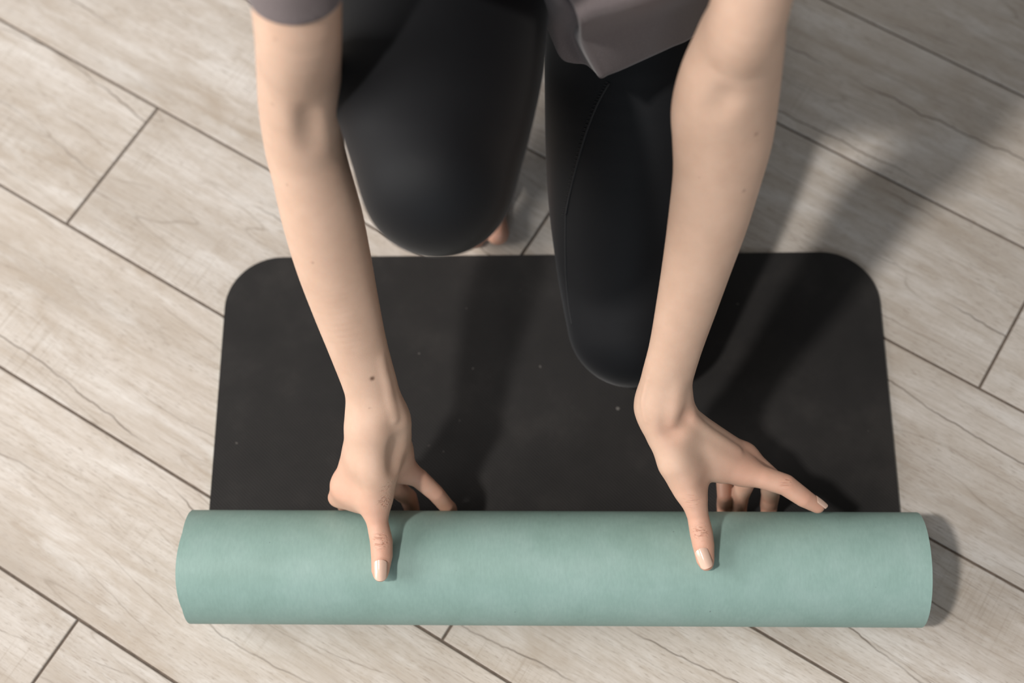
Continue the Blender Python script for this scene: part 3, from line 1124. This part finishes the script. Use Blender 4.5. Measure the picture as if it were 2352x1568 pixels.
# hanging hem of the shirt: rows of points from the waist down to the hem, front traced, back over the hips
hem_row = [(1180, -60, .40), (1238, 15, .375), (1266, 82, .35), (1290, 133, .328), (1318, 144, .318), (1346, 147, .312), (1367, 164, .322), (1380, 178, .330), (1397, 171, .329), (1425, 160, .325), (1485, 133, .322), (1540, 108, .322), (1590, 84, .325), (1660, 20, .335), (1740, -80, .35)]
mid_row = [(1165, -150, .44), (1215, -90, .425), (1240, -25, .402), (1268, 45, .378), (1290, 75, .362), (1318, 80, .352), (1333, 95, .366), (1340, 99, .377), (1360, 90, .381), (1395, 78, .385), (1470, 55, .392), (1530, 35, .392), (1585, 10, .388), (1660, -60, .39), (1740, -160, .40)]
up_row = [(1150, -230, .48), (1190, -180, .475), (1220, -120, .46), (1255, -60, .44), (1290, -20, .42), (1316, 0, .41), (1320, 13, .422), (1324, 20, .432), (1338, 11, .437), (1370, -5, .445), (1450, -25, .455), (1520, -45, .455), (1580, -70, .45), (1660, -140, .44), (1740, -240, .45)]


def back_ring(c, ax_w, dep, n):
    pts = []
    bv = unit(V3(0, 0.8, 0.6))
    for k in range(1, n + 1):
        a = math.pi * k / (n + 1)
        pts.append(c + V3(1, 0, 0) * ax_w * math.cos(a) + bv * dep * math.sin(a))
    return pts


rows3 = []
for rr, (c, w_, dp) in zip((None, up_row, mid_row, hem_row), ((V3(0.0, 0.775, 0.447), 0.143, 0.110), (V3(0, 0.80, 0.415), 0.155, 0.118), (V3(0, 0.825, 0.38), 0.165, 0.124), (V3(0, 0.85, 0.345), 0.172, 0.13))):
    if rr is None:
        nF = 15
        fr = [c + V3(1, 0, 0) * w_ * math.cos(math.pi - math.pi * (k + 0.5) / nF) - unit(V3(0, 0.8, 0.6)) * dp * math.sin(math.pi * (k + 0.5) / nF) for k in range(nF)]
    else:
        fr = [at(*p) for p in rr]
    rows3.append(fr + back_ring(c, w_, dp, 9))
A = np.array(rows3)


def cr(p, t):
    w = (-0.5 * t + t * t - 0.5 * t ** 3, 1 - 2.5 * t * t + 1.5 * t ** 3, 0.5 * t + 2 * t * t - 1.5 * t ** 3, -0.5 * t * t + 0.5 * t ** 3)
    return sum(w[k] * p[k] for k in range(4))


nc = A.shape[1]
SU, SV = 6, 8
wide = np.array([[cr([A[r, (c + k - 1) % nc] for k in range(4)], s / SU) for c in range(nc) for s in range(SU)] for r in range(A.shape[0])])
full = []
for r in range(A.shape[0] - 1):
    for s in range(SV):
        full.append(cr([wide[max(0, min(A.shape[0] - 1, r + k - 1))] for k in range(4)], s / SV))
full.append(wide[-1])
full = np.array(full)
nr, ncc = full.shape[:2]
bv = [bm.verts.new(tuple(p)) for p in full.reshape(-1, 3)]
for r in range(nr - 1):
    for c in range(ncc):
        d_ = (c + 1) % ncc
        bm.faces.new((bv[r * ncc + c], bv[(r + 1) * ncc + c], bv[(r + 1) * ncc + d_], bv[r * ncc + d_]))
bmesh.ops.recalc_face_normals(bm, faces=bm.faces)
me2 = bpy.data.meshes.new('t_shirt')
bm.to_mesh(me2)
bm.free()
bpy.data.meshes.remove(me)
me2.materials.append(M_SHIRT)
for p in me2.polygons:
    p.use_smooth = True
shirt = bpy.data.objects.new('t_shirt', me2)
COL.objects.link(shirt)
own(shirt)
shirt['label'] = 'loose mauve-grey short-sleeved t-shirt'
so = shirt.modifiers.new('thickness', 'SOLIDIFY')
so.thickness = 0.0014
so.offset = 0.0

# ------------------------------------------------------------------ hair and face (above the frame)
hair_f = blend([Chain([(hp(0, -0.026, 0.040), 0.083, 0.094), (hp(0, -0.004, 0.044), 0.080, 0.090)], HX), cap(hp(0, -0.09, 0.06), 0.034, hp(0, -0.12, 0.075), 0.038)], 0.012)


def f_hair(P):
    d = hair_f(P)
    q_ = P - HC
    face = (q_ @ HF) * 0.75 - (q_ @ HU) * 0.66 - 0.028
    return np.maximum(d, face)


v, q = surface_nets(f_hair, HC - 0.2, HC + 0.2, 0.004, 1)
own(mesh_obj('hair', v, q, M_HAIR))['label'] = 'brown hair tied in a bun'


def ball(name, c, r, mat_, parent):
    bm = bmesh.new()
    bmesh.ops.create_uvsphere(bm, u_segments=20, v_segments=12, radius=r)
    bmesh.ops.translate(bm, verts=bm.verts, vec=tuple(c))
    me = bpy.data.meshes.new(name)
    bm.to_mesh(me)
    bm.free()
    for p in me.polygons:
        p.use_smooth = True
    me.materials.append(mat_)
    o = bpy.data.objects.new(name, me)
    COL.objects.link(o)
    o.parent = parent
    return o


for s in (-1, 1):
    e = ball('eye', hp(s * 0.031, 0.0635, 0.003), 0.0110, M_EYE, body)
    ball('iris', hp(s * 0.031, 0.0695, -0.001), 0.0056, M_IRIS, body)
lip = Chain([(hp(-0.022, 0.080, -0.052), 0.003), (hp(0, 0.087, -0.050), 0.0055), (hp(0.022, 0.080, -0.052), 0.003)])
v, q = surface_nets(lip, hp(0, 0.08, -0.05) - 0.045, hp(0, 0.08, -0.05) + 0.045, 0.0015, 1)
m_ = mesh_obj('mouth', v, q, M_LIP)
m_.parent = body
